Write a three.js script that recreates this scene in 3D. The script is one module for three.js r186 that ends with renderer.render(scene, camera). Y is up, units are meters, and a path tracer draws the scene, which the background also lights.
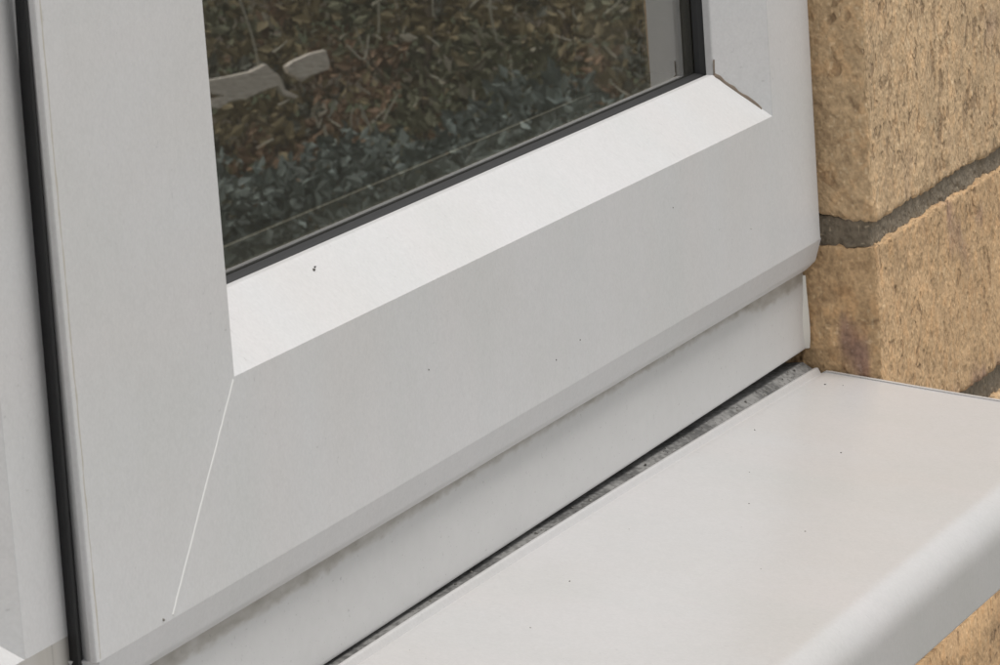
import * as THREE from 'three';
import { mergeGeometries, toCreasedNormals } from 'three/addons/utils/BufferGeometryUtils.js';

// ------------------------------------------------------------------ camera, sky, sun, exposure
const scene = new THREE.Scene();
const MM = 0.001;                                     // everything below is written in millimetres
const camera = new THREE.PerspectiveCamera(16.772, 1000 / 1395.46, 0.02, 200);
{
  const yaw = 1.20967, pitch = 0.24143, roll = -0.07293;
  const F = new THREE.Vector3(Math.sin(yaw) * Math.cos(pitch), -Math.sin(pitch), -Math.cos(yaw) * Math.cos(pitch));
  const R0 = new THREE.Vector3(Math.cos(yaw), 0, Math.sin(yaw));
  const U0 = new THREE.Vector3().crossVectors(R0, F);
  const R = R0.clone().multiplyScalar(Math.cos(roll)).addScaledVector(U0, Math.sin(roll));
  const U = U0.clone().multiplyScalar(Math.cos(roll)).addScaledVector(R0, -Math.sin(roll));
  camera.quaternion.setFromRotationMatrix(new THREE.Matrix4().makeBasis(R, U, F.clone().negate()));
  camera.position.set(-0.96042, 0.17959, 0.42008);
  camera.setViewOffset(1000, 1395.46, 2.0, 0, 1000, 665);   // the photograph is the upper part of a taller frame
  camera.focus = 1.28; camera.userData.fStop = camera.getFocalLength() / 1.1;   // about 1 mm of aperture, a phone lens
  camera.updateProjectionMatrix();
}
const renderer = new THREE.WebGLRenderer({ antialias: true });
renderer.toneMapping = THREE.LinearToneMapping;
renderer.toneMappingExposure = 1.46;
renderer.shadowMap.enabled = true;
{ // overcast sky: three times as bright overhead as at the horizon
  const w = 64, h = 64, d = new Float32Array(w * h * 4);
  for (let j = 0; j < h; j++) {
    const el = ((j + 0.5) / h - 0.5) * Math.PI, s = Math.max(0, Math.sin(el));
    const L = 0.84 * (0.9 + 2.1 * s) / 3;
    for (let i = 0; i < w; i++) d.set([L * 0.985, L * 1.0, L * 1.015, 1], (j * w + i) * 4);
  }
  const t = new THREE.DataTexture(d, w, h, THREE.RGBAFormat, THREE.FloatType);
  t.mapping = THREE.EquirectangularReflectionMapping; t.magFilter = THREE.LinearFilter; t.needsUpdate = true;
  scene.background = t; scene.environment = t;
}
const sun = new THREE.DirectionalLight(0xfffaf4, 1.5);
sun.position.set(0.4, 6, 2.1); sun.castShadow = true; sun.shadow.radius = 45;
sun.shadow.mapSize.set(2048, 2048);
Object.assign(sun.shadow.camera, { left: -3, right: 7, top: 4, bottom: -4, near: 0.1, far: 20 });
scene.add(sun, sun.target);

// ------------------------------------------------------------------ helpers
function rng(seed) { let a = seed >>> 0; return () => { a = (a + 0x6D2B79F5) | 0; let t = Math.imul(a ^ (a >>> 15), 1 | a); t = (t + Math.imul(t ^ (t >>> 7), 61 | t)) ^ t; return ((t ^ (t >>> 14)) >>> 0) / 4294967296; }; }
function hash(x, y, s) { let h = Math.imul(x, 374761393) ^ Math.imul(y, 668265263) ^ Math.imul(s, 2147483647 ^ 0x9E3779B1); h = Math.imul(h ^ (h >>> 13), 1274126177); h ^= h >>> 16; return (h >>> 0) / 4294967296; }
const mod = (a, n) => ((a % n) + n) % n;
function vnoise(x, y, s, px = 4096, py = 4096) {      // value noise, periodic in px, py cells
  const xi = Math.floor(x), yi = Math.floor(y), fx = x - xi, fy = y - yi;
  const u = fx * fx * (3 - 2 * fx), v = fy * fy * (3 - 2 * fy);
  const x0 = mod(xi, px), x1 = mod(xi + 1, px), y0 = mod(yi, py), y1 = mod(yi + 1, py);
  const a = hash(x0, y0, s), b = hash(x1, y0, s), c = hash(x0, y1, s), d = hash(x1, y1, s);
  return (a + (b - a) * u) * (1 - v) + (c + (d - c) * u) * v;
}
function fbm(x, y, s, oct, px, py) { let t = 0, a = 0.5, n = 0; for (let o = 0; o < oct; o++) { t += a * vnoise(x, y, s + o * 17, px, py); n += a; a *= 0.5; x *= 2; y *= 2; px *= 2; py *= 2; } return t / n; }
const ss = (a, b, x) => { const t = Math.min(1, Math.max(0, (x - a) / (b - a))); return t * t * (3 - 2 * t); };
const clamp = (x, a = 0, b = 1) => Math.min(b, Math.max(a, x));
const toS = (c) => c <= 0.0031308 ? 12.92 * c : 1.055 * Math.pow(c, 1 / 2.4) - 0.055;
function tex(w, h, fn, color = true, wrap = THREE.RepeatWrapping) {      // fn(i, j, out) writes linear rgb
  const d = new Uint8Array(w * h * 4), o = [0, 0, 0];
  for (let j = 0; j < h; j++) for (let i = 0; i < w; i++) {
    fn(i, j, o); const k = (j * w + i) * 4;
    for (let c = 0; c < 3; c++) d[k + c] = 255 * clamp(color ? toS(clamp(o[c])) : o[c]);
    d[k + 3] = 255;
  }
  const t = new THREE.DataTexture(d, w, h, THREE.RGBAFormat);
  t.colorSpace = color ? THREE.SRGBColorSpace : THREE.NoColorSpace;
  t.wrapS = t.wrapT = wrap; t.magFilter = THREE.LinearFilter; t.minFilter = THREE.LinearMipmapLinearFilter; t.generateMipmaps = true; t.needsUpdate = true;
  return t;
}
const rep = (t, sx, sy) => { t.repeat.set(sx, sy); return t; };
const names = {};
function numbered(n) { const k = names[n] = (names[n] ?? -1) + 1; return k ? `${n}_${String(k).padStart(3, '0')}` : n; }
function shadow(m) { m.castShadow = true; m.receiveShadow = true; return m; }
function thing(name, label, category, pos = [0, 0, 0]) { const g = new THREE.Group(); g.name = numbered(name); g.position.set(pos[0] * MM, pos[1] * MM, pos[2] * MM); g.userData = { label, category }; scene.add(g); return g; }
function part(name, geo, mat, parent, label) { const m = shadow(new THREE.Mesh(geo, mat)); m.name = name; if (label) m.userData.label = label; parent.add(m); return m; }
function structure(name, geo, mat) { const m = shadow(new THREE.Mesh(geo, mat)); m.name = name; m.userData = { kind: 'structure' }; scene.add(m); return m; }
function boxGeo(x0, x1, y0, y1, z0, z1) { const g = new THREE.BoxGeometry((x1 - x0) * MM, (y1 - y0) * MM, (z1 - z0) * MM); g.translate((x0 + x1) / 2 * MM, (y0 + y1) / 2 * MM, (z0 + z1) / 2 * MM); return g; }
// a closed outline [a, b, radius] with its corners rounded
function roundPoly(pts, seg = 4) {
  const out = [], n = pts.length;
  for (let i = 0; i < n; i++) {
    const [x, y, r] = pts[i];
    if (!r) { out.push([x, y]); continue; }
    const p = pts[(i + n - 1) % n], q = pts[(i + 1) % n];
    let ax = p[0] - x, ay = p[1] - y, bx = q[0] - x, by = q[1] - y; const la = Math.hypot(ax, ay), lb = Math.hypot(bx, by); ax /= la; ay /= la; bx /= lb; by /= lb;
    const ang = Math.acos(clamp(ax * bx + ay * by, -1, 1)), t = Math.min(r / Math.tan(ang / 2), la * 0.44, lb * 0.44);
    const A = [x + ax * t, y + ay * t], B = [x + bx * t, y + by * t];
    const G = Math.min(0.3, la * 0.49 - t, lb * 0.49 - t); if (G > 0.02) out.push([A[0] + ax * G, A[1] + ay * G]);
    for (let k = 0; k <= seg; k++) { const s = k / seg; out.push([(1 - s) * (1 - s) * A[0] + 2 * s * (1 - s) * x + s * s * B[0], (1 - s) * (1 - s) * A[1] + 2 * s * (1 - s) * y + s * s * B[1]]); }
    if (G > 0.02) out.push([B[0] + bx * G, B[1] + by * G]);
  }
  return out;
}
// sweep a closed outline [v, z] along u; stations are functions of v (mitred ends); place(u, v, z) -> [x, y, z] in mm
function sweep(outline, stations, place, uvFn, crease = 0.5) {
  const n = outline.length, pos = [], uv = [], arc = [0];
  for (let i = 0; i < n; i++) { const a = outline[i], b = outline[(i + 1) % n]; arc.push(arc[i] + Math.hypot(b[0] - a[0], b[1] - a[1])); }
  const U = (s, v) => typeof s === 'function' ? s(v) : s;
  const P = (s, i) => { const [v, z] = outline[i % n], u = U(s, v); return [place(u, v, z), uvFn ? uvFn(u, v, z, arc[i]) : [u * MM, arc[i] * MM]]; };
  const tri = (...c) => c.forEach(([p, t]) => { pos.push(p[0], p[1], p[2]); uv.push(t[0], t[1]); });
  for (let k = 0; k + 1 < stations.length; k++) for (let i = 0; i < n; i++) {
    const a = P(stations[k], i), b = P(stations[k + 1], i), c = P(stations[k + 1], i + 1), d = P(stations[k], i + 1);
    tri(a, b, c); tri(a, c, d);
  }
  const caps = THREE.ShapeUtils.triangulateShape(outline.map(([a, b]) => new THREE.Vector2(a, b)), []);
  for (const [a, b, c] of caps) { const s0 = stations[0], s1 = stations[stations.length - 1]; tri(P(s0, a), P(s0, c), P(s0, b)); tri(P(s1, a), P(s1, b), P(s1, c)); }
  let vol = 0;
  for (let i = 0; i < pos.length; i += 9) { const [ax, ay, az, bx, by, bz, cx, cy, cz] = pos.slice(i, i + 9); vol += ax * (by * cz - bz * cy) + ay * (bz * cx - bx * cz) + az * (bx * cy - by * cx); }
  const g = new THREE.BufferGeometry();
  g.setAttribute('position', new THREE.Float32BufferAttribute(pos, 3)); g.setAttribute('uv', new THREE.Float32BufferAttribute(uv, 2));
  if (vol < 0) { const p = g.attributes.position, t = g.attributes.uv; for (let i = 0; i < p.count; i += 3) for (const A of [p, t]) { const s = A.itemSize; for (let c = 0; c < s; c++) { const x = A.array[(i + 1) * s + c]; A.array[(i + 1) * s + c] = A.array[(i + 2) * s + c]; A.array[(i + 2) * s + c] = x; } } }
  return toCreasedNormals(g, crease).scale(MM, MM, MM);   // creased while still in millimetres: it joins points closer than 0.01
}

// ------------------------------------------------------------------ materials
const T = {};
T.pvc = tex(1024, 1024, (i, j, o) => {                // 0.32 m: chalky white plastic with a thin film of dirt
  const a = fbm(i / 128, j / 128, 3, 5, 8, 8), b = fbm(i / 8, j / 8, 9, 3, 128, 128), c = fbm(i / 64, j / 256, 21, 4, 16, 4), s = vnoise(i / 3.2, j / 3.2, 40, 320, 320);
  let L = 0.60 + 0.045 * (a - 0.5) + 0.025 * (b - 0.5) + 0.012 * (c - 0.5) + 0.05 * (vnoise(i / 1.6, j / 1.6, 13, 640, 640) - 0.5);
  const sp = ss(0.955, 0.985, s) * ss(0.5, 0.62, fbm(i / 40, j / 40, 51, 3, 25, 25)); L *= 1 - 0.2 * sp;
  o[0] = L * (1.0 + 0.03 * (c - 0.5)); o[1] = L * 0.994; o[2] = L * (0.998 + 0.03 * (a - 0.5));
});
T.pvcBump = tex(512, 512, (i, j, o) => { o[0] = o[1] = o[2] = 0.6 * fbm(i / 16, j / 16, 5, 3, 32, 32) + 0.4 * vnoise(i / 2, j / 2, 6, 256, 256); }, false);
const pvcMaps = (r, bump) => ({ map: rep(T.pvc.clone(), 1 / 0.32, 1 / 0.32), bumpMap: rep(T.pvcBump.clone(), 1 / 0.05, 1 / 0.05), bumpScale: bump, roughness: r, side: THREE.DoubleSide });
const M = {};
M.pvc = new THREE.MeshPhysicalMaterial({ ...pvcMaps(0.42, 0.00003), color: 0xffffff });
M.sill = new THREE.MeshPhysicalMaterial({ ...pvcMaps(0.30, 0.00003), color: new THREE.Color().setRGB(0.86, 0.85, 0.84) });
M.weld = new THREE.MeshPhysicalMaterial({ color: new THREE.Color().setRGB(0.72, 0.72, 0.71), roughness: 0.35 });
M.rubber = new THREE.MeshPhysicalMaterial({ color: new THREE.Color().setRGB(0.016, 0.016, 0.017), roughness: 0.55, side: THREE.DoubleSide });
M.spacer = new THREE.MeshPhysicalMaterial({ color: new THREE.Color().setRGB(0.05, 0.052, 0.055), roughness: 0.6, metalness: 0 });
M.glass = new THREE.MeshPhysicalMaterial({ color: new THREE.Color().setRGB(0.62, 0.60, 0.52), transmission: 0.95, thickness: 0, roughness: 0, ior: 2.3, side: THREE.DoubleSide });   // small diffuse share put in as haze, to brighten the pane
M.glassRear = new THREE.MeshPhysicalMaterial({ color: 0xffffff, transmission: 1, thickness: 0, roughness: 0, ior: 2.2, side: THREE.DoubleSide });
M.glassIn = new THREE.MeshPhysicalMaterial({ color: 0xffffff, transmission: 1, thickness: 0, roughness: 0, ior: 1.06, side: THREE.DoubleSide });
M.grime = new THREE.MeshStandardMaterial({ color: new THREE.Color().setRGB(0.17, 0.135, 0.105), roughness: 0.95, side: THREE.DoubleSide });
M.grimePale = new THREE.MeshStandardMaterial({ color: new THREE.Color().setRGB(0.46, 0.43, 0.38), roughness: 0.9, side: THREE.DoubleSide });
M.sealant = new THREE.MeshStandardMaterial({ color: new THREE.Color().setRGB(0.68, 0.67, 0.63), roughness: 0.6 });
// frame rail below the sash: grime caught under the sash lip, in clumps
T.rail = tex(2048, 128, (i, j, o) => {
  const x = -100 + 580 * i / 2048, y = -54 - 28 * (1 - j / 127);           // j = 127 at the top
  const a = fbm(i / 128, j / 64, 71, 5, 16, 4), b = fbm(i / 10, j / 10, 77, 3, 256, 16);
  let L = 0.60 + 0.05 * (a - 0.5) + 0.03 * (b - 0.5), r = 1, g = 0.994, bl = 0.988;
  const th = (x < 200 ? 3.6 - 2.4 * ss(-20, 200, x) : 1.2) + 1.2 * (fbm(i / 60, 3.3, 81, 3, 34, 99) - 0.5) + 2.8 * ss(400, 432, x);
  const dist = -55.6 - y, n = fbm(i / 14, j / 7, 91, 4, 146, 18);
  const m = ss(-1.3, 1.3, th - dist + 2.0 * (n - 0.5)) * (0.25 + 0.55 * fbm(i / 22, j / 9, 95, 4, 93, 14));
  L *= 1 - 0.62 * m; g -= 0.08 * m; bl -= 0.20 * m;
  const sp = ss(0.93, 0.97, vnoise(i / 2.4, j / 2.4, 99, 853, 53)) * 0.25; L *= 1 - sp;
  o[0] = L * r; o[1] = L * g; o[2] = L * bl;
}, true, THREE.ClampToEdgeWrapping);
M.rail = new THREE.MeshPhysicalMaterial({ map: T.rail, roughness: 0.45, side: THREE.DoubleSide });
// ledge behind the sill: thick dirt with grit
T.ledge = tex(2048, 64, (i, j, o) => {
  const n = fbm(i / 5, j / 3, 111, 3, 409, 21), c = fbm(i / 60, j / 40, 117, 4, 34, 2), k = vnoise(i / 3, j / 3, 121, 682, 21);
  const m = ss(0.30, 0.66, 0.5 * n + 0.5 * c); const dk = 0.6 * ss(0.8, 0.9, k) * ss(0.45, 0.65, c);
  const L = (0.24 - 0.15 * m) * (1 - 0.4 * dk); o[0] = L; o[1] = L * 0.985; o[2] = L * 0.95;
}, true);
M.ledge = new THREE.MeshStandardMaterial({ map: rep(T.ledge, 1 / 0.58, 1 / 0.018), roughness: 0.9, side: THREE.DoubleSide });
// brick: drag-faced buff clay with vertical pits; 0.26 x 0.26 m
const pit = (i, j) => { const w = 26 * (fbm(i / 34, j / 34, 131, 2, 30, 30) - 0.5), a = fbm((i + w) / 15, (j + w * 0.8) / 21, 133, 3, 68, 49), b = fbm((i - w) / 9, j / 15, 139, 2, 113, 68), z = ss(0.42, 0.62, fbm(i / 60, j / 90, 137, 2, 17, 11)); return (ss(0.60, 0.73, a) * 0.75 + ss(0.66, 0.80, b) * 0.6) * (0.4 + 0.6 * z); };
T.brick = tex(1024, 1024, (i, j, o) => {
  const p = clamp(pit(i, j)), f = fbm(i / 4.5, j / 5, 141, 3, 228, 205), g = fbm(i / 90, j / 120, 143, 4, 11, 8), h = fbm(i / 14, j / 18, 149, 3, 73, 57), fl = ss(0.78, 0.93, vnoise(i / 4.6, j / 6, 151, 222, 170));
  let r = 0.525, gr = 0.37, b = 0.218; const k = 0.62 + 0.52 * f + 0.24 * g + 0.3 * (h - 0.5) + 0.22 * (vnoise(i / 2.1, j / 2.6, 157, 487, 393) - 0.5);
  r *= k; gr *= k; b *= k;
  const ru = ss(0.5, 0.75, h) * 0.5; gr *= 1 - 0.10 * ru; b *= 1 - 0.2 * ru;
  const d = 1 - 0.46 * p; r = r * d + fl * 0.13; gr = gr * d * (1 - 0.06 * p) + fl * 0.12; b = b * d * (1 - 0.10 * p) + fl * 0.09;
  o[0] = r; o[1] = gr; o[2] = b;
});
T.brickBump = tex(1024, 1024, (i, j, o) => {
  const p = clamp(pit(i, j)), f = fbm(i / 4.5, j / 5, 141, 3, 228, 205), h = fbm(i / 14, j / 18, 149, 3, 73, 57), v = fbm(i / 22, j / 110, 161, 3, 47, 9);
  o[0] = o[1] = o[2] = clamp(0.6 - 0.45 * p + 0.34 * (f - 0.5) + 0.26 * (h - 0.5) + 0.14 * (v - 0.5));
}, false);
const bk = (c, seedx, seedy) => { const m = new THREE.MeshStandardMaterial({ map: rep(T.brick.clone(), 1 / 0.26, 1 / 0.26), bumpMap: rep(T.brickBump.clone(), 1 / 0.26, 1 / 0.26), bumpScale: 0.0015, roughness: 0.95, vertexColors: true, color: c }); for (const t of [m.map, m.bumpMap]) t.offset.set(seedx, seedy); return m; };
M.bricks = [bk(0xffffff, 0, 0), bk(0xf4ece2, 0.37, 0.21), bk(0xfff9f2, 0.71, 0.55), bk(0xeae4dc, 0.13, 0.77)];
T.mortar = tex(512, 512, (i, j, o) => {
  const a = fbm(i / 6, j / 6, 171, 4, 85, 85), b = fbm(i / 80, j / 80, 173, 3, 7, 7), s = ss(0.86, 0.95, vnoise(i / 5, j / 5, 177, 102, 102));
  const L = 0.185 * (0.5 + 0.75 * a + 0.4 * b) + 0.2 * s; o[0] = L * 1.02; o[1] = L * 0.835; o[2] = L * 0.61;
});
T.mortarBump = tex(512, 512, (i, j, o) => { o[0] = o[1] = o[2] = fbm(i / 8, j / 8, 171, 4, 64, 64); }, false);
M.mortar = new THREE.MeshStandardMaterial({ map: rep(T.mortar, 1 / 0.12, 1 / 0.12), bumpMap: rep(T.mortarBump, 1 / 0.12, 1 / 0.12), bumpScale: 0.0014, roughness: 1 });

// ------------------------------------------------------------------ ground
T.ground = tex(512, 512, (i, j, o) => {
  const a = fbm(i / 32, j / 32, 201, 5, 16, 16), b = fbm(i / 3, j / 3, 203, 2, 170, 170), k = ss(0.42, 0.6, a);
  const v = 0.55 + 0.9 * b; o[0] = (0.085 * (1 - k) + 0.06 * k) * v; o[1] = (0.066 * (1 - k) + 0.075 * k) * v; o[2] = (0.045 * (1 - k) + 0.034 * k) * v;
});
{ const g = new THREE.PlaneGeometry(160, 160); g.rotateX(-Math.PI / 2); g.translate(0, -1.0, 0); structure('ground', g, new THREE.MeshStandardMaterial({ map: rep(T.ground, 64, 64), roughness: 1 })); }
{ // unseen pale slab, added along the wall to bounce light upwards
  T.bounce_slab = tex(512, 512, (i, j, o) => { const a = fbm(i / 40, j / 40, 221, 4, 12, 12), b = fbm(i / 3, j / 3, 223, 2, 170, 170), L = 0.36 * (0.7 + 0.35 * a + 0.25 * b); o[0] = L * 1.02; o[1] = L; o[2] = L * 0.95; });
  structure('bounce_slab', boxGeo(-5000, 2900, -1000, -960, 20, 2600), new THREE.MeshStandardMaterial({ map: rep(T.bounce_slab, 6, 4), roughness: 0.95 }));
}
// room behind the window
{
  const wallM = new THREE.MeshStandardMaterial({ color: new THREE.Color().setRGB(0.34, 0.33, 0.29), roughness: 0.9 });
  const X0 = -1400, X1 = 1200, Y0 = -960, Y1 = 1400, Z1 = -100, Z0 = -2600, t = 90, ox0 = -640, ox1 = 1050, oy0 = -82, oy1 = 640;
  structure('room_floor', boxGeo(X0 - t, X1 + t, Y0 - t * 0.4, Y0, Z0 - t, Z1), wallM);
  structure('room_ceiling', boxGeo(X0 - t, X1 + t, Y1, Y1 + t, Z0 - t, Z1), wallM);
  structure('room_wall_back', boxGeo(X0, X1, Y0, Y1, Z0 - t, Z0), wallM);
  structure('room_wall_left', boxGeo(X0 - t, X0, Y0, Y1, Z0 - t, Z1), wallM);
  structure('room_wall_right', boxGeo(X1, X1 + t, Y0, Y1, Z0 - t, Z1), wallM);
  const fr = [boxGeo(X0, ox0, Y0, Y1, Z1 - t, Z1), boxGeo(ox1, X1, Y0, Y1, Z1 - t, Z1), boxGeo(ox0, ox1, Y0, oy0, Z1 - t, Z1), boxGeo(ox0, ox1, oy1, Y1, Z1 - t, Z1)];
  structure('room_wall_front', mergeGeometries(fr), wallM);
}

// ------------------------------------------------------------------ brick wall
const REVEAL = 473.4, FACE = 17;
function brickGeo(lx, ly, lz, step, seed, opt = {}) {   // one brick, its outer lower left corner at 0, front face at z = 0, ragged edges
  const nx = Math.max(2, Math.round(lx / step)), ny = Math.max(2, Math.round(ly / step)), nz = Math.max(2, Math.round(Math.min(lz, opt.zfine ?? lz) / step));
  const g = new THREE.BoxGeometry(lx, ly, lz, nx, ny, nz); const p = g.attributes.position, nor = g.attributes.normal, uv = g.attributes.uv, col = new Float32Array(p.count * 3);
  const so = seed * 37.7, c = new THREE.Vector3(), n = new THREE.Vector3();
  for (let i = 0; i < p.count; i++) {
    c.fromBufferAttribute(p, i); n.fromBufferAttribute(nor, i);
    const X = c.x + lx / 2, Y = c.y + ly / 2, Z = lz / 2 - c.z;           // Z = depth from the front
    if (Math.abs(n.z) > 0.5) uv.setXY(i, (X + so) * MM, (Y + so * 1.7) * MM); else if (Math.abs(n.x) > 0.5) uv.setXY(i, (Z + so * 2.3) * MM, (Y + so) * MM); else uv.setXY(i, (X + so) * MM, (Z + so) * MM);
    const key = (s, k) => fbm((X + Z * 1.3 + so) / k, (Y * 0.8 - Z * 0.7 + so) / k, s, 3, 4096, 4096) - 0.5;
    // rounded, uneven arrises
    const r = 1.3 + 4.0 * Math.max(0, key(11, 9)) + 2.2 * key(12, 3.2);
    const q = [[c.x, lx / 2], [c.y, ly / 2], [c.z, lz / 2]], inn = q.map(([v, h]) => clamp(v, -(h - r), h - r)), dv = [c.x - inn[0], c.y - inn[1], c.z - inn[2]], L = Math.hypot(...dv) || 1;
    const k = Math.min(1, r / L); c.set(inn[0] + dv[0] * k, inn[1] + dv[1] * k, inn[2] + dv[2] * k);
    const nn = L > 1e-6 ? dv.map((v) => v / L) : [n.x, n.y, n.z];
    const edge = L > 1e-6 && Math.abs(dv[1]) > 0.2 ? 1 : 0, disp = 1.1 * key(13, 14) + (0.7 + 0.7 * edge) * key(14, 4) + (0.4 + 0.6 * edge) * key(15, 1.8) - 0.2;
    c.x += nn[0] * disp; c.y += nn[1] * disp * 1.6; c.z += nn[2] * disp;
    if (opt.bend) opt.bend(c, X, Y, Z);
    p.setXYZ(i, (c.x + lx / 2) * MM, (c.y + ly / 2) * MM, (c.z - lz / 2) * MM);
    const pa = ss(0.12, 0.36, key(16, 24) * (opt.patch ? 1 : 0.6) + (opt.patch ? opt.patch(X, Y, Z) : 0)), b = 1 + 0.3 * key(17, 18);
    col[i * 3] = b * (1 - 0.42 * pa); col[i * 3 + 1] = b * (1 - 0.46 * pa); col[i * 3 + 2] = b * (1 - 0.28 * pa);
  }
  g.setAttribute('color', new THREE.BufferAttribute(col, 3));
  g.computeVertexNormals();
  const acc = new Map(), N2 = g.attributes.normal, kk = (i) => `${Math.round(p.getX(i) * 2e5)},${Math.round(p.getY(i) * 2e5)},${Math.round(p.getZ(i) * 2e5)}`;
  for (let i = 0; i < p.count; i++) { const k = kk(i), a = acc.get(k) || [0, 0, 0]; a[0] += N2.getX(i); a[1] += N2.getY(i); a[2] += N2.getZ(i); acc.set(k, a); }
  for (let i = 0; i < p.count; i++) { const a = acc.get(kk(i)), l = Math.hypot(...a) || 1; N2.setXYZ(i, a[0] / l, a[1] / l, a[2] / l); }
  return g;
}
{
  const wall = thing('brick_wall', 'buff drag-faced brick wall with grey mortar around the white window', 'brick wall');
  // courses [bottom, top]
  const courses = [[-40.8, 33.8], [-115, -47.6], [-184, -124.5]];
  for (let y = 43.3; y < 900; y += 75.5) courses.push([y, y + 66]);
  for (let y = -192; y > -960; y -= 75.5) courses.push([y - 66, y]);
  const cheap = {}; const R = rng(5);
  const put = (x, y, lx, ly, i) => {
    const v = i % 5, k = `${Math.round(lx)}_${Math.round(ly)}_${v}`;
    cheap[k] ??= brickGeo(lx, ly, 102, 11, 3 + v * 2 + Math.round(lx) % 7, { zfine: 44 });
    const m = part(numbered('brick'), cheap[k], M.bricks[(i * 7 + 3) % 4], wall); m.position.set(x * MM, y * MM, (FACE + (R() - 0.5) * 1.6) * MM); m.rotation.z = (R() - 0.5) * 0.006;
  };
  let id = 0;
  for (const [y0, y1] of courses) {
    const row = Math.round((y0 + 1000) / 75.5), odd = mod(row, 2), h = y1 - y0;
    const main = y0 === -40.8 || y0 === -115 || y0 === -184;
    if (main) {                                       // the bricks at the reveal beside the sash, in fine detail
      const lx = y0 === -115 ? 178 : 215, sd = y0 === -40.8 ? 1 : y0 === -115 ? 2 : 4;
      const bend = y0 === -40.8 ? (c, X, Y, Z) => { const e = ss(26, 0, Y) * ss(34, 4, X); c.y += e * (0.22 * Math.max(0, Z - 4)) * ss(60, 20, Z); } : undefined;
      const patch = y0 === -115 ? (X, Y, Z) => 0.34 * ss(7, 2, X) * ss(1, 5, Z) * ss(17, 12, Z) * ss(60, 40, Y) : undefined;
      const m = part(numbered('brick'), brickGeo(lx, h, 102, 1.25, sd, { bend, patch }), M.bricks[sd === 2 ? 2 : 0], wall); m.position.set(REVEAL * MM, y0 * MM, FACE * MM);
      for (let x = REVEAL + lx + 9.5, k = 0; k < 2; k++, x += 224.5) put(x, y0, 215, h, id++);
      if (y0 === -184) { for (let x = REVEAL - 9.5 - 215, k = 0; k < 4; k++, x -= 224.5) put(x, y0, 215, h, id++); }
      else for (let x = -645 - 215, k = 0; k < 1; k++, x -= 224.5) put(x, y0, 215, h, id++);
    } else if (y0 > -30 && y1 < 640) {                 // beside the window
      const lx = odd ? 178 : 215;
      put(REVEAL, y0, lx, h, id++);
      for (let x = REVEAL + lx + 9.5, k = 0; k < 2; k++, x += 224.5) put(x, y0, 215, h, id++);
      put(-645 - 215, y0, 215, h, id++);
    } else if (y0 > 640 || y0 < -190) {               // above and below
      for (let x = REVEAL + (odd ? 178 : 215) + 9.5 + 224.5, k = 0; k < 7; k++, x -= 224.5) if (x > -880) put(x, y0, 215, h, id++);
    }
  }
  // mortar: set back from the faces
  const mz = FACE - 3.2, B = 90, mg = [];
  const mort = (x0, x1, y0, y1) => { const g = boxGeo(x0, x1, y0, y1, -B + 8, mz); mg.push(g); };
  mort(REVEAL + 2.0, REVEAL + 640, -990, 900); mort(-870, -648, -990, 900); mort(-648, REVEAL + 2.0, 648, 900); mort(-648, REVEAL + 2.0, -990, -102);
  for (const g of mg) { const p = g.attributes.position, n = g.attributes.normal, uv = g.attributes.uv; for (let i = 0; i < p.count; i++) { if (Math.abs(n.getX(i)) > 0.5) uv.setXY(i, p.getZ(i), p.getY(i)); else if (Math.abs(n.getY(i)) > 0.5) uv.setXY(i, p.getX(i), p.getZ(i)); else uv.setXY(i, p.getX(i), p.getY(i)); } }
  part('mortar', mergeGeometries(mg), M.mortar, wall);
  // the bed joint seen beside the sash: uneven struck mortar wrapping the corner
  const jg = brickGeo(300, 13, 90, 1.6, 9, {}); { const p = jg.attributes.position; for (let i = 0; i < p.count; i++) p.setY(i, (p.getY(i) - 0.0065) * 0.95 + 0.0065); }
  const jm = part('mortar_joint', jg, M.mortar, wall); jm.position.set((REVEAL + 0.9) * MM, -50.6 * MM, (FACE - 1.6) * MM);
}

// ------------------------------------------------------------------ window frame and sash
// a rectangle of four mitred members: bottom, right, top, left; outline (v outwards from the rectangle, z)
function ring(rect, outline, cb) {
  const [x0, x1, y0, y1] = rect, W = x1 - x0, H = y1 - y0;
  const s = [(v) => -v, null];
  cb('bottom', sweep(outline, [(v) => -v, (v) => W + v], (u, v, z) => [x0 + u, y0 - v, z]));
  cb('right', sweep(outline, [(v) => -v, (v) => H + v], (u, v, z) => [x1 + v, y0 + u, z]));
  cb('top', sweep(outline, [(v) => -v, (v) => W + v], (u, v, z) => [x0 + u, y1 + v, z]));
  cb('left', sweep(outline, [(v) => -v, (v) => H + v], (u, v, z) => [x0 - v, y0 + u, z]));
}
const beadOutline = (dz) => roundPoly([[-0.03, -0.06 + dz], [-15, -13.4 + dz, 0.9], [-15, -15.6 + dz], [-0.03, -15.6 + dz]], 3);
const gasketOutline = (dz) => roundPoly([[-13, -15.7 + dz], [-14.6, -15.7 + dz, 0.3], [-15.5, -17.4 + dz, 0.5], [-15.8, -18.9 + dz], [-13, -18.9 + dz]], 3);
const spacerOutline = (dz) => [[-16.2, -21.4 + dz], [-16.2, -35.8 + dz], [-9, -35.8 + dz], [-9, -21.4 + dz]];
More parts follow.
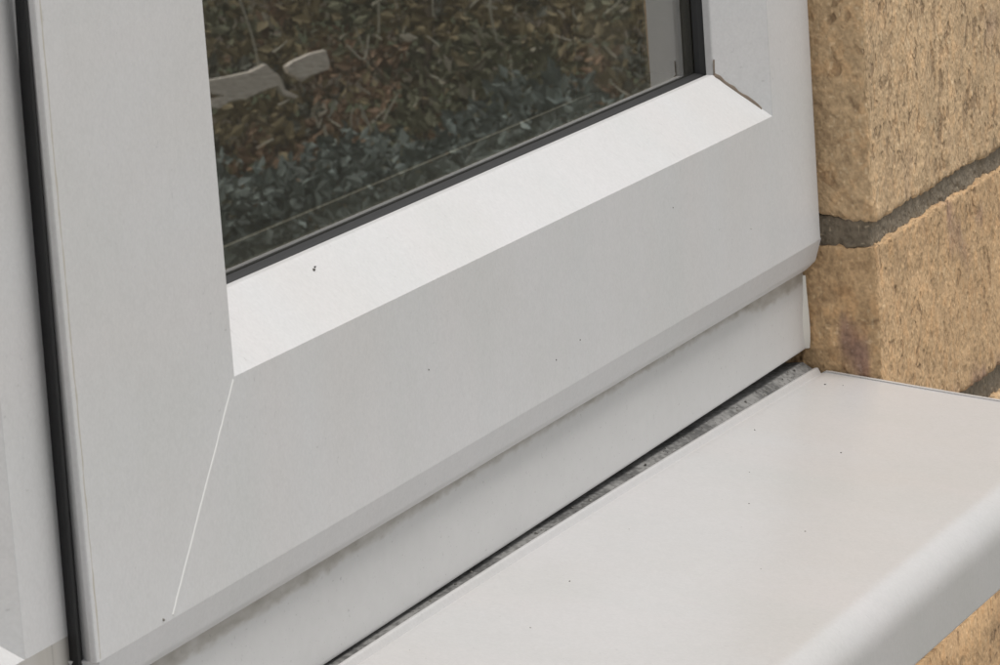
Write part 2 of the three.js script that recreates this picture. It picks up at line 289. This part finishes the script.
function glazing(parent, rect, dz) {
  const [x0, x1, y0, y1] = rect;
  const beads = {}; ring(rect, beadOutline(dz), (s, g) => { beads[s] = part('glazing_bead', g, M.pvc, parent); });
  ring(rect, gasketOutline(dz), (s, g) => part('glazing_gasket', g, M.rubber, parent));
  const pane = part('glass_pane', new THREE.PlaneGeometry((x1 - x0 - 10) * MM, (y1 - y0 - 10) * MM), M.glass, parent); pane.position.set((x0 + x1) / 2 * MM, (y0 + y1) / 2 * MM, (-19.2 + dz) * MM);
  const rear = part('coated_face', new THREE.PlaneGeometry((x1 - x0 - 10) * MM, (y1 - y0 - 10) * MM), M.glassRear, pane); rear.position.z = -0.6 * MM;
  const pane2 = part('inner_glass_pane', new THREE.PlaneGeometry((x1 - x0 - 10) * MM, (y1 - y0 - 10) * MM), M.glassIn, parent); pane2.position.set((x0 + x1) / 2 * MM, (y0 + y1) / 2 * MM, (-37.5 + dz) * MM);
  const sp = []; ring(rect, spacerOutline(dz), (s, g) => sp.push(g)); part('spacer_bar', mergeGeometries(sp), M.spacer, parent);
  return beads;
}
const W = 425.13, H = 560, LIP = 55.4;
const frame = thing('window_frame', 'white plastic outer window frame with mullion and fixed pane left of the sash', 'window frame');
{
  const zf = -7.2, zb = -70;
  // members [name, x0, x1, y0, y1]
  const bar = (name, x0, x1, y0, y1, vertical, mat = M.pvc) => {
    const a = vertical ? x0 : y0, b = vertical ? x1 : y1;
    const o = roundPoly([[a, zf, 1.2], [b, zf, 1.2], [b, zb], [a, zb]], 3);
    return part(name, sweep(o, vertical ? [y0, y1] : [x0, x1], (u, v, z) => vertical ? [v, u, z] : [u, v, z]), mat, frame);
  };
  const rail = sweep(roundPoly([[-80.6, zf, 0.9], [-39.72, zf], [-39.72, zb], [-80.6, zb]], 3), [-640, -100, 472], (u, v, z) => [u, v, z], (u, v) => [(u + 100) / 580, (v + 82) / 28]);
  part('bottom_rail', rail, M.rail, frame);
  bar('head_rail', -640, 472, 601, 640, false);
  bar('mullion', -103.3, -62, -39.7, 601, true);
  bar('left_jamb', -640, -600, -39.7, 601, true);
  bar('right_jamb', 447, 472, -39.7, 601, true);
  glazing(frame, [-600, -103.3, -39.7, 601], zf);
  // black weather seal between mullion and sash
  const zs = (y) => Math.max(-4.6, Math.min(-1.6, -3.25 + 0.0144 * y)), xc = (y) => Math.min(-78.6, -80.9 + 0.02 * y);
  const so = [[0, 0], [1, 0], [2, 0], [3, 0], [4, 0]].map(([a], i) => [Math.cos(i * 1.2566), Math.sin(i * 1.2566)]);
  const sp = [(y) => [xc(y) - 0.4, -7.25], (y) => [xc(y) - 1.2, -6.3], (y) => [-84.1, zs(y) - 0.5], (y) => [-84.0, zs(y)], (y) => [-70, -7.1]];
  part('weather_seal', sweep(so, [-52, -20, 20, 60, 100, 606], (u, v, z) => { const k = so.findIndex((q) => q[0] === v && q[1] === z), [x, zz] = sp[k](u); return [x, u, zz]; }, null, 0.2), M.rubber, frame);
  // silicone in the corner against the bricks
  const sw = (u) => 1.0 + 3.0 * ss(-58, -73, u) * ss(-82, -76, u);
  const sg = sweep([[0, -0.1], [0.35, 0.25], [0.7, 0.8], [1, 1.0], [1, -0.1]], [-80.4, -78, -75, -72, -68, -64, -60, -57], (u, v, z) => [472.7 - sw(u) * (1 - v), u, -7.2 + z * (0.5 + 0.18 * sw(u))], null, 1.0);
  part('sealant', sg, M.sealant, frame);
}
const sash = thing('casement_sash', 'white plastic opening casement sash with sloped glazing beads beside the bricks', 'casement sash');
{
  const bottom = roundPoly([[0, 0], [45, 0, 1.1], [52.2, -2.5, 2], [LIP, -6.2, 1.0], [LIP - 0.8, -7.6, 0.4], [34, -7.6], [34, -55], [-10, -55], [-10, -41], [0, -41]], 4);
  const right = roundPoly([[0, 0], [45, 0, 1.1], [46.3, -6.2, 0.6], [46.0, -7.6], [34, -7.6], [34, -55], [-10, -55], [-10, -41], [0, -41]], 4);
  const left = roundPoly([[0, 0], [45, 0], [74, 0], [77, 0], [80, 0], [84.2, 0, 0.8], [83.9, -1.6, 0.4], [80.2, -6.1, 0.6], [79.6, -7.6], [45, -7.6], [34, -7.6], [34, -55], [-10, -55], [-10, -41], [0, -41]], 4);
  const e = (v) => Math.min(v, 45) + 0.125 * Math.max(0, v - 45);            // right end of the bottom rail
  const er = (v) => Math.min(v, 45) + 8 * Math.max(0, v - 45);              // lower end of the right stile
  part('bottom_rail', sweep(bottom, [(v) => -v, (v) => W + e(v)], (u, v, z) => [u, -v, z]), M.pvc, sash);
  part('right_stile', sweep(right, [(v) => -er(v), (v) => H + v], (u, v, z) => [W + v, u, z]), M.pvc, sash);
  part('top_rail', sweep(right, [(v) => -v, (v) => W + v], (u, v, z) => [u, H + v, z]), M.pvc, sash);
  const lowL = (v) => v <= 45 ? -v : -45;
  const lipL = roundPoly([[45, 0, 0], [52.2, -2.5, 2], [LIP, -6.2, 1.0], [LIP - 0.8, -7.6, 0.4], [45, -7.6]], 4);
  const leftStile = part('left_stile', mergeGeometries([
    sweep(left, [lowL, (v) => H + Math.min(v, 45)], (u, v, z) => [-v, u, z]),
    sweep(lipL, [(v) => -83.2 + 0.7 * Math.max(0, v - 45), (v) => -v], (u, v, z) => [u, -v, z])]), M.pvc, sash);
  const beads = glazing(sash, [0, W, 0, H], 0);
  // welded mitre, lower left corner: a fine proud seam
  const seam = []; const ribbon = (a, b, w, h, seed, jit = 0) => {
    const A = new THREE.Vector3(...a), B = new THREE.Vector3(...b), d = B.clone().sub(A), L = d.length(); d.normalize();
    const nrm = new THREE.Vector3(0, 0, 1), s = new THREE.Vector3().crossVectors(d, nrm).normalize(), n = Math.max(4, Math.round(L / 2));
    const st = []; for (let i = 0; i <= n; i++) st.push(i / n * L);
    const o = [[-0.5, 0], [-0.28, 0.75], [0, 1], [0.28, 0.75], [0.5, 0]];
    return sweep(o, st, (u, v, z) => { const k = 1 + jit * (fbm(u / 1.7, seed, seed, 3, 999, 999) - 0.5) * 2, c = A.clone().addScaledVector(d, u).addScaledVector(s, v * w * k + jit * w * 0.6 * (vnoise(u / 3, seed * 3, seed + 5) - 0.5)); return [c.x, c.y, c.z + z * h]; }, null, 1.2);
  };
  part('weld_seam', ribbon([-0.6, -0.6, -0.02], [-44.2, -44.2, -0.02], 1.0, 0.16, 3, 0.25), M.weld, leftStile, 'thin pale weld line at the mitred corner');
  // grime in the mitre of the right-hand bead and along its foot
  const onBead = (s) => [W - s, s, -0.35 - 13.05 * s / 15 + 0.12];
  part('grime_line', ribbon(onBead(3), onBead(14.9), 2.3, 0.6, 8, 0.65), M.grime, beads.right, 'dark grime along the bead mitre');
  part('grime_line', ribbon([W - 14.85, 14.5, -13.25], [W - 14.7, 19.5, -13.1], 1.1, 0.3, 12, 0.8), M.grime, beads.right, 'dark grime up the bead edge');
  part('grime_line', ribbon([-82.4, -44.5, -0.02], [-81.9, 150, -0.02], 0.8, 0.05, 15, 0.8), M.grimePale, leftStile, 'pale dirt line down the stile edge');
}

// ------------------------------------------------------------------ sill
const sag = (x) => x < 56 ? 0 : -5.6 * Math.pow((x - 56) / 410, 1.65);
{
  const sill = thing('window_sill', 'white projecting plastic window sill with rounded nose below the sash', 'window sill');
  const zAt = (z) => -81.9 - 0.178 * (z + 3);
  const body = roundPoly([[-2.2, -82.2, 0.6], [0, zAt(0)], [86, zAt(86), 1], [91.4, -104, 9], [91.4, -120.7, 0.8], [88.6, -120.7, 0.6], [88.6, -112], [84, -103], [20, -93], [-60, -92], [-60, -86.5], [-9, -86.5], [-2.2, -86.5]], 6);
  // nose: replace the two fold points by a true round
  const nose = []; { const cz = 80.0, cy = zAt(80.0) - 11.1; for (let k = 0; k <= 10; k++) { const a = (80 - 80 * k / 10) * Math.PI / 180; nose.push([cz + 11.3 * Math.cos(a), cy + 11.3 * Math.sin(a)]); } }
  const outline = [[-2.6, -82.6], [-1.2, zAt(-1.2) - 0.1], [0.5, zAt(0.5)], [40, zAt(40)], ...nose, [91.3, -119.9], [90.9, -120.6], [89.2, -120.6], [88.8, -119.9], [88.7, -112], [84, -104], [20, -94], [-60, -93], [-60, -87], [-2.6, -87]];
  const st = [-660]; for (let x = -60; x <= 471.01; x += 11.8) st.push(x); st[st.length - 1] = 470.6;
  const place = (u, v, z) => [u, z + sag(u), v];
  part('sill_board', sweep(outline, st, place, (u, v, z, a) => [u * MM, a * MM], 0.45), M.sill, sill);
  const cap = outline.map(([a, b]) => [a, b + (b > -100 && a > -2 && a < 82 ? 0.35 : 0)]);
  part('end_cap', sweep(cap, [470.7, 472.6], place, null, 0.4), M.sill, sill);
  // raised lip at the back of the board and the dirty channel behind it
  const lip = roundPoly([[-4.9, -84.5], [-4.7, -80.75, 0.35], [-3.5, -80.75, 0.5], [-2.5, -82.7, 0.5], [-2.65, -84.5]], 3);
  part('back_lip', sweep(lip, st, place, null, 0.6), M.sill, sill);
  const chan = [[-30, -82.2], [-8.4, -81.5], [-4.95, -81.5], [-4.95, -86.4], [-30, -86.4]];
  part('back_channel', sweep(chan, st, (u, v, z) => [u, z + sag(u) * (v > -6 ? 0.97 : 0.55), v], (u, v) => [u * MM, v * MM], 0.3), M.ledge, sill, 'dirty channel behind the sill lip');
  // grit lying in the channel, on the board and caught on the sash
  const R = rng(77), spots = [];
  for (let i = 0; i < 110; i++) { const x = 60 + 410 * Math.pow(R(), 0.6), z = -8.6 + 3.6 * R(); spots.push([x, -81.5 + sag(x) * (0.55 + 0.42 * clamp((z + 8.4) / 3.45)) + 0.05, z, 0.12 + 0.45 * R() ** 4]); }
  for (let i = 0; i < 24; i++) { const x = -20 + 485 * R(), z = 80 * R() ** 1.6; spots.push([x, zAt(z) + sag(x) + 0.03, z, 0.06 + 0.16 * R() ** 4]); }
  for (const [x, z, s] of [[262, 52, 0.34], [452, 4, 0.26], [455, 9, 0.18], [120, 22, 0.2], [168, 16, 0.2], [372, 5, 0.2]]) spots.push([x, zAt(z) + sag(x) + 0.06, z, s]);
  for (const [x, y, z, s] of [[75.9, 11.6, -10.2, 0.42], [77.6, 12.0, -10.6, 0.3], [234.4, -34.4, 0.03, 0.24], [214.1, -36.1, 0.03, 0.22], [-49.5, -44, 0.02, 0.36], [120, -21, 0.03, 0.2], [322, -12, 0.03, 0.22], [396, -30, 0.03, 0.2], [455, -66, -8.9, 0.5]]) spots.push([x, y, z, s]);
  const g = new THREE.IcosahedronGeometry(1, 1), im = new THREE.InstancedMesh(g, new THREE.MeshStandardMaterial({ roughness: 0.95, color: 0xffffff }), spots.length), m4 = new THREE.Matrix4(), q = new THREE.Quaternion(), eu = new THREE.Euler(), c = new THREE.Color();
  spots.forEach(([x, y, z, s], i) => { eu.set(R() * 6, R() * 6, R() * 6); q.setFromEuler(eu); m4.compose(new THREE.Vector3(x, y, z).multiplyScalar(MM), q, new THREE.Vector3(s * (0.7 + 0.9 * R()), s * 0.7, s).multiplyScalar(MM)); im.setMatrixAt(i, m4); const v = 0.05 + 0.2 * R() ** 1.5; im.setColorAt(i, c.setRGB(v * 1.05, v, v * 0.9)); });
  im.name = 'grit'; im.userData = { kind: 'stuff', label: 'dark grit specks lying on the white sill and sash', category: 'grit' }; shadow(im); scene.add(im);
}

// ------------------------------------------------------------------ garden mirrored in the glass
const view = new THREE.Vector3(0.935, -0.12, 0.34).normalize(), side = new THREE.Vector3(-view.z, 0, view.x).normalize();   // hedge runs along 'side'
function leafMesh(count, seed, where, size, colours, tilt = 1) {
  const R = rng(seed), pos = [], col = [], nor = [];
  const q = new THREE.Quaternion(), eu = new THREE.Euler(), v = new THREE.Vector3(), n = new THREE.Vector3();
  const shape = [[0, 0, 0], [0.28, 0.45, 0.10], [0, 1, 0.02], [-0.28, 0.45, 0.10]];
  for (let i = 0; i < count; i++) {
    const c = where(R), s = size[0] + (size[1] - size[0]) * R() ** 1.5; eu.set((R() - 0.5) * 3 * tilt, R() * 6.3, (R() - 0.5) * 3 * tilt); q.setFromEuler(eu);
    const k = colours(R, c), P = shape.map(([a, b, d]) => v.set(a * s, b * s, d * s).applyQuaternion(q).add(c).clone());
    for (const t of [[0, 1, 2], [0, 2, 3]]) { n.subVectors(P[t[1]], P[t[0]]).cross(v.subVectors(P[t[2]], P[t[0]])).normalize(); for (const j of t) { pos.push(P[j].x * MM, P[j].y * MM, P[j].z * MM); nor.push(n.x, n.y, n.z); col.push(...k); } }
  }
  const g = new THREE.BufferGeometry(); g.setAttribute('position', new THREE.Float32BufferAttribute(pos, 3)); g.setAttribute('normal', new THREE.Float32BufferAttribute(nor, 3)); g.setAttribute('color', new THREE.Float32BufferAttribute(col, 3)); return g;
}
M.leaf = new THREE.MeshPhysicalMaterial({ vertexColors: true, roughness: 0.7, side: THREE.DoubleSide });
M.bark = new THREE.MeshStandardMaterial({ color: new THREE.Color().setRGB(0.11, 0.085, 0.06), roughness: 0.95 });
M.straw = new THREE.MeshStandardMaterial({ color: new THREE.Color().setRGB(0.56, 0.53, 0.43), roughness: 0.8 });
T.pale = tex(256, 256, (i, j, o) => { const a = fbm(i / 40, j / 6, 301, 4, 6, 43), b = fbm(i / 8, j / 8, 303, 3, 32, 32), L = 0.42 + 0.75 * a + 0.4 * (b - 0.5); o[0] = L * 1.05; o[1] = L * 0.95; o[2] = L * 0.84; });
M.pale = new THREE.MeshStandardMaterial({ map: rep(T.pale, 2, 2), roughness: 0.9 });
function tube(pts, r0, r1, seg = 6, n = 14) {
  const c = new THREE.CatmullRomCurve3(pts.map((p) => new THREE.Vector3(...p).multiplyScalar(MM))), g = new THREE.TubeGeometry(c, n, MM, seg), p = g.attributes.position, t = new THREE.Vector3(), v = new THREE.Vector3();
  for (let i = 0; i <= n; i++) { c.getPointAt(i / n, t); const r = r0 + (r1 - r0) * i / n; for (let j = 0; j <= seg; j++) { const k = i * (seg + 1) + j; v.fromBufferAttribute(p, k).sub(t).multiplyScalar(r).add(t); p.setXYZ(k, v.x, v.y, v.z); } }
  g.computeVertexNormals(); return g;
}
{ // hedge of dry leaves
  const O = [4900, -1000, 1770], hedge = thing('hedge', 'dense brown and olive dry-leaved sloping hedge mirrored in the window glass', 'hedge', O);
  const cols = (R, c) => {
    const S = c.x * side.x + c.z * side.z, h = fbm(S / 70 + 40, c.y / 95 + 40, 401, 3, 4096, 4096), g2 = fbm(S / 120 + 9, c.y / 110 + 9, 431, 2, 4096, 4096), k = 0.8 + 0.4 * R(), w = R();
    if (w > 0.975) return [0.42 * k, 0.39 * k, 0.31 * k];
    if (h > 0.62 && w < 0.7) return [0.31 * k, 0.20 * k, 0.125 * k];           // russet
    if (g2 < 0.46 && w < 0.85) return [0.20 * k, 0.20 * k, 0.125 * k];        // olive
    if (g2 > 0.60 && w < 0.7) return [0.18 * k, 0.185 * k, 0.15 * k];
    return [0.29 * k, 0.235 * k, 0.13 * k];                                     // brown
  };
  const where = (R) => { const s = (R() * 2 - 1) * 850, y = 20 + 900 * R(), d = R() * 110 + (y - 450) * 1.25, f = 16 * Math.sin(s / 90 + y / 70); return new THREE.Vector3(side.x * s + view.x * (d + f), y, side.z * s + view.z * (d + f)); };
  const fol = part('foliage', leafMesh(80000, 11, where, [6, 30], cols), M.leaf, hedge); fol.userData.kind = 'stuff';
  { const R = rng(91); for (let i = 0; i < 240; i++) {       // bare pale twigs sticking out of the face
    const s = (R() * 2 - 1) * 420, y = 380 + 420 * R(), d = (y - 450) * 1.25 - 25 - 25 * R(), l = 12 + 44 * R() ** 1.5, a = (R() - 0.5) * 2.4 + (R() < 0.25 ? 1.5 : 0), bx = (R() - 0.5) * 16;
    const P = (t, o) => [side.x * (s + Math.sin(a) * t + o) + view.x * d, y + Math.cos(a) * t, side.z * (s + Math.sin(a) * t + o) + view.z * d];
    part('twig', tube([P(0, 0), P(l * 0.5, bx * 0.5), P(l, bx * (R() - 0.3))], 1.2 + R(), 0.8, 4, 6), R() < 0.6 ? M.straw : M.bark, hedge);
  } }
  for (let i = 0; i < 9; i++) { const s = -760 + i * 190, st = part('stem', tube([[side.x * s - view.x * 480, 0, side.z * s - view.z * 480], [side.x * (s + 30), 380, side.z * (s + 30)], [side.x * (s - 20) + view.x * 480, 800, side.z * (s - 20) + view.z * 480]], 16, 5), M.bark, hedge); }
}
{ // blue-green low plant in front of the hedge
  const plants = [[3640, 1580, 'blue-green leafy plant mirrored at the lower left of the glass'], [3790, 1440, 'blue-green leafy plant mirrored at the lower middle of the glass'], [3930, 1290, 'blue-green leafy plant mirrored at the lower right of the glass']];
  plants.forEach(([x, z, label], i) => {
    const p = thing('leafy_plant', label, 'plant', [x, -1000, z]); p.userData.group = 'low plants in front of the hedge';
    const f = part('foliage', leafMesh(5200, 31 + i, (R) => { const a = R() * 6.283, r = 130 * Math.sqrt(R()), y = 40 + (i === 2 ? 560 : 520) * Math.pow(R(), 0.6) * (1 - 0.12 * (r / 130) ** 2); return new THREE.Vector3(Math.cos(a) * r, y, Math.sin(a) * r); }, [11, 25], (R) => { const k = 0.55 + 0.8 * R(); return R() > 0.93 ? [0.34 * k, 0.40 * k, 0.38 * k] : [0.19 * k, 0.225 * k, 0.205 * k]; }), M.leaf, p); f.userData.kind = 'stuff';
    for (let s = 0; s < 4; s++) part('stem', tube([[0, 0, 0], [20 * Math.cos(s * 1.6), 200, 20 * Math.sin(s * 1.6)], [60 * Math.cos(s * 1.6), 420, 60 * Math.sin(s * 1.6)]], 4, 1.5), M.bark, p);
  });
}
{ // weathered board, broken in two, caught on the hedge
  const b = thing('broken_board', 'pale weathered board broken in two lying against the hedge, mirrored at upper left', 'board', [3957, -413, 1694]);
  const ex = new THREE.Vector3(0.951, -0.148, -0.827), ey = new THREE.Vector3(-0.15, -1.11, 0.045), ez = new THREE.Vector3().crossVectors(ex, ey).normalize();
  const piece = (pts) => {
    const g = new THREE.ExtrudeGeometry(new THREE.Shape(pts.map(([x, y]) => new THREE.Vector2((x - 66) / 5.54, (y - 510) / 5.54))), { depth: 9, bevelEnabled: true, bevelSize: 0.8, bevelThickness: 1.2, bevelSegments: 2, steps: 1 });
    const p = g.attributes.position, v = new THREE.Vector3();
    for (let i = 0; i < p.count; i++) { const x = p.getX(i), y = p.getY(i), z = p.getZ(i) - 4.5 + 1.5 * (vnoise(x / 9 + 50, y / 7 + 50, 501) - 0.5); v.set(0, 0, 0).addScaledVector(ex, x).addScaledVector(ey, y).addScaledVector(ez, z).multiplyScalar(MM); p.setXYZ(i, v.x, v.y, v.z); }
    const t = g.attributes.uv; for (let i = 0; i < t.count; i++) t.setXY(i, t.getX(i) / 60, t.getY(i) / 60);
    g.computeVertexNormals(); return g;
  };
  part('board_piece', piece([[40, 452], [180, 425], [290, 400], [370, 360], [410, 400], [440, 420], [465, 465], [475, 500], [550, 535], [530, 545], [480, 530], [455, 500], [440, 475], [380, 490], [250, 550], [240, 545], [170, 560], [110, 600], [60, 590], [90, 550], [150, 530], [40, 512]]), M.pale, b);
  part('board_piece', piece([[490, 370], [520, 345], [620, 300], [700, 280], [720, 340], [720, 380], [610, 420], [575, 445], [530, 420], [500, 400]]), M.pale, b);
}
{ // dry stalks standing in front of the hedge
  const stalks = [
    [[3990, -270, 1668], [4000, -315, 1665], [4005, -350, 1657], [4009, -392, 1652]], [[4135, -300, 1552], [4134, -340, 1550], [4131, -372, 1551]], [[4096, -381, 1578], [4111, -400, 1564], [4120, -373, 1559]],
    [[4007, -439, 1532], [4015, -480, 1520], [4023, -538, 1508]], [[4125, -440, 1438], [4122, -470, 1437], [4126, -515, 1430]], [[3967, -455, 1560], [3965, -478, 1561], [3958, -486, 1570]],
    [[4180, -300, 1498], [4176, -360, 1500]], [[4230, -330, 1440], [4222, -352, 1446], [4226, -398, 1442]], [[3870, -520, 1600], [3876, -560, 1596]], [[4060, -520, 1420], [4056, -560, 1421]]];
  const words = ['long bent straw stalk mirrored at the top left of the glass', 'short upright straw stalk mirrored at the top middle of the glass', 'hooked straw stalk mirrored right of the pale branch', 'leaning straw stalk mirrored below the middle of the glass', 'kinked straw stalk mirrored low in the glass centre', 'small curled straw stalk mirrored left of centre', 'straight straw stalk mirrored high in the glass right of centre', 'forked-looking straw stalk mirrored at upper right of the glass', 'tiny straw stalk mirrored at the lower left among blue-green leaves', 'tiny straw stalk mirrored low among blue-green leaves near the centre'];
  stalks.forEach((s, i) => { const o = s[0], t = thing('dry_stalk', words[i], 'stalk', o); part('stem', tube(s.map((p) => p.map((v, k) => v - o[k])), 1.6, 1.1, 5, 10), M.straw, t); t.userData.group = 'dry stalks in front of the hedge'; });
}
scene.updateMatrixWorld(true);
renderer.render(scene, camera);
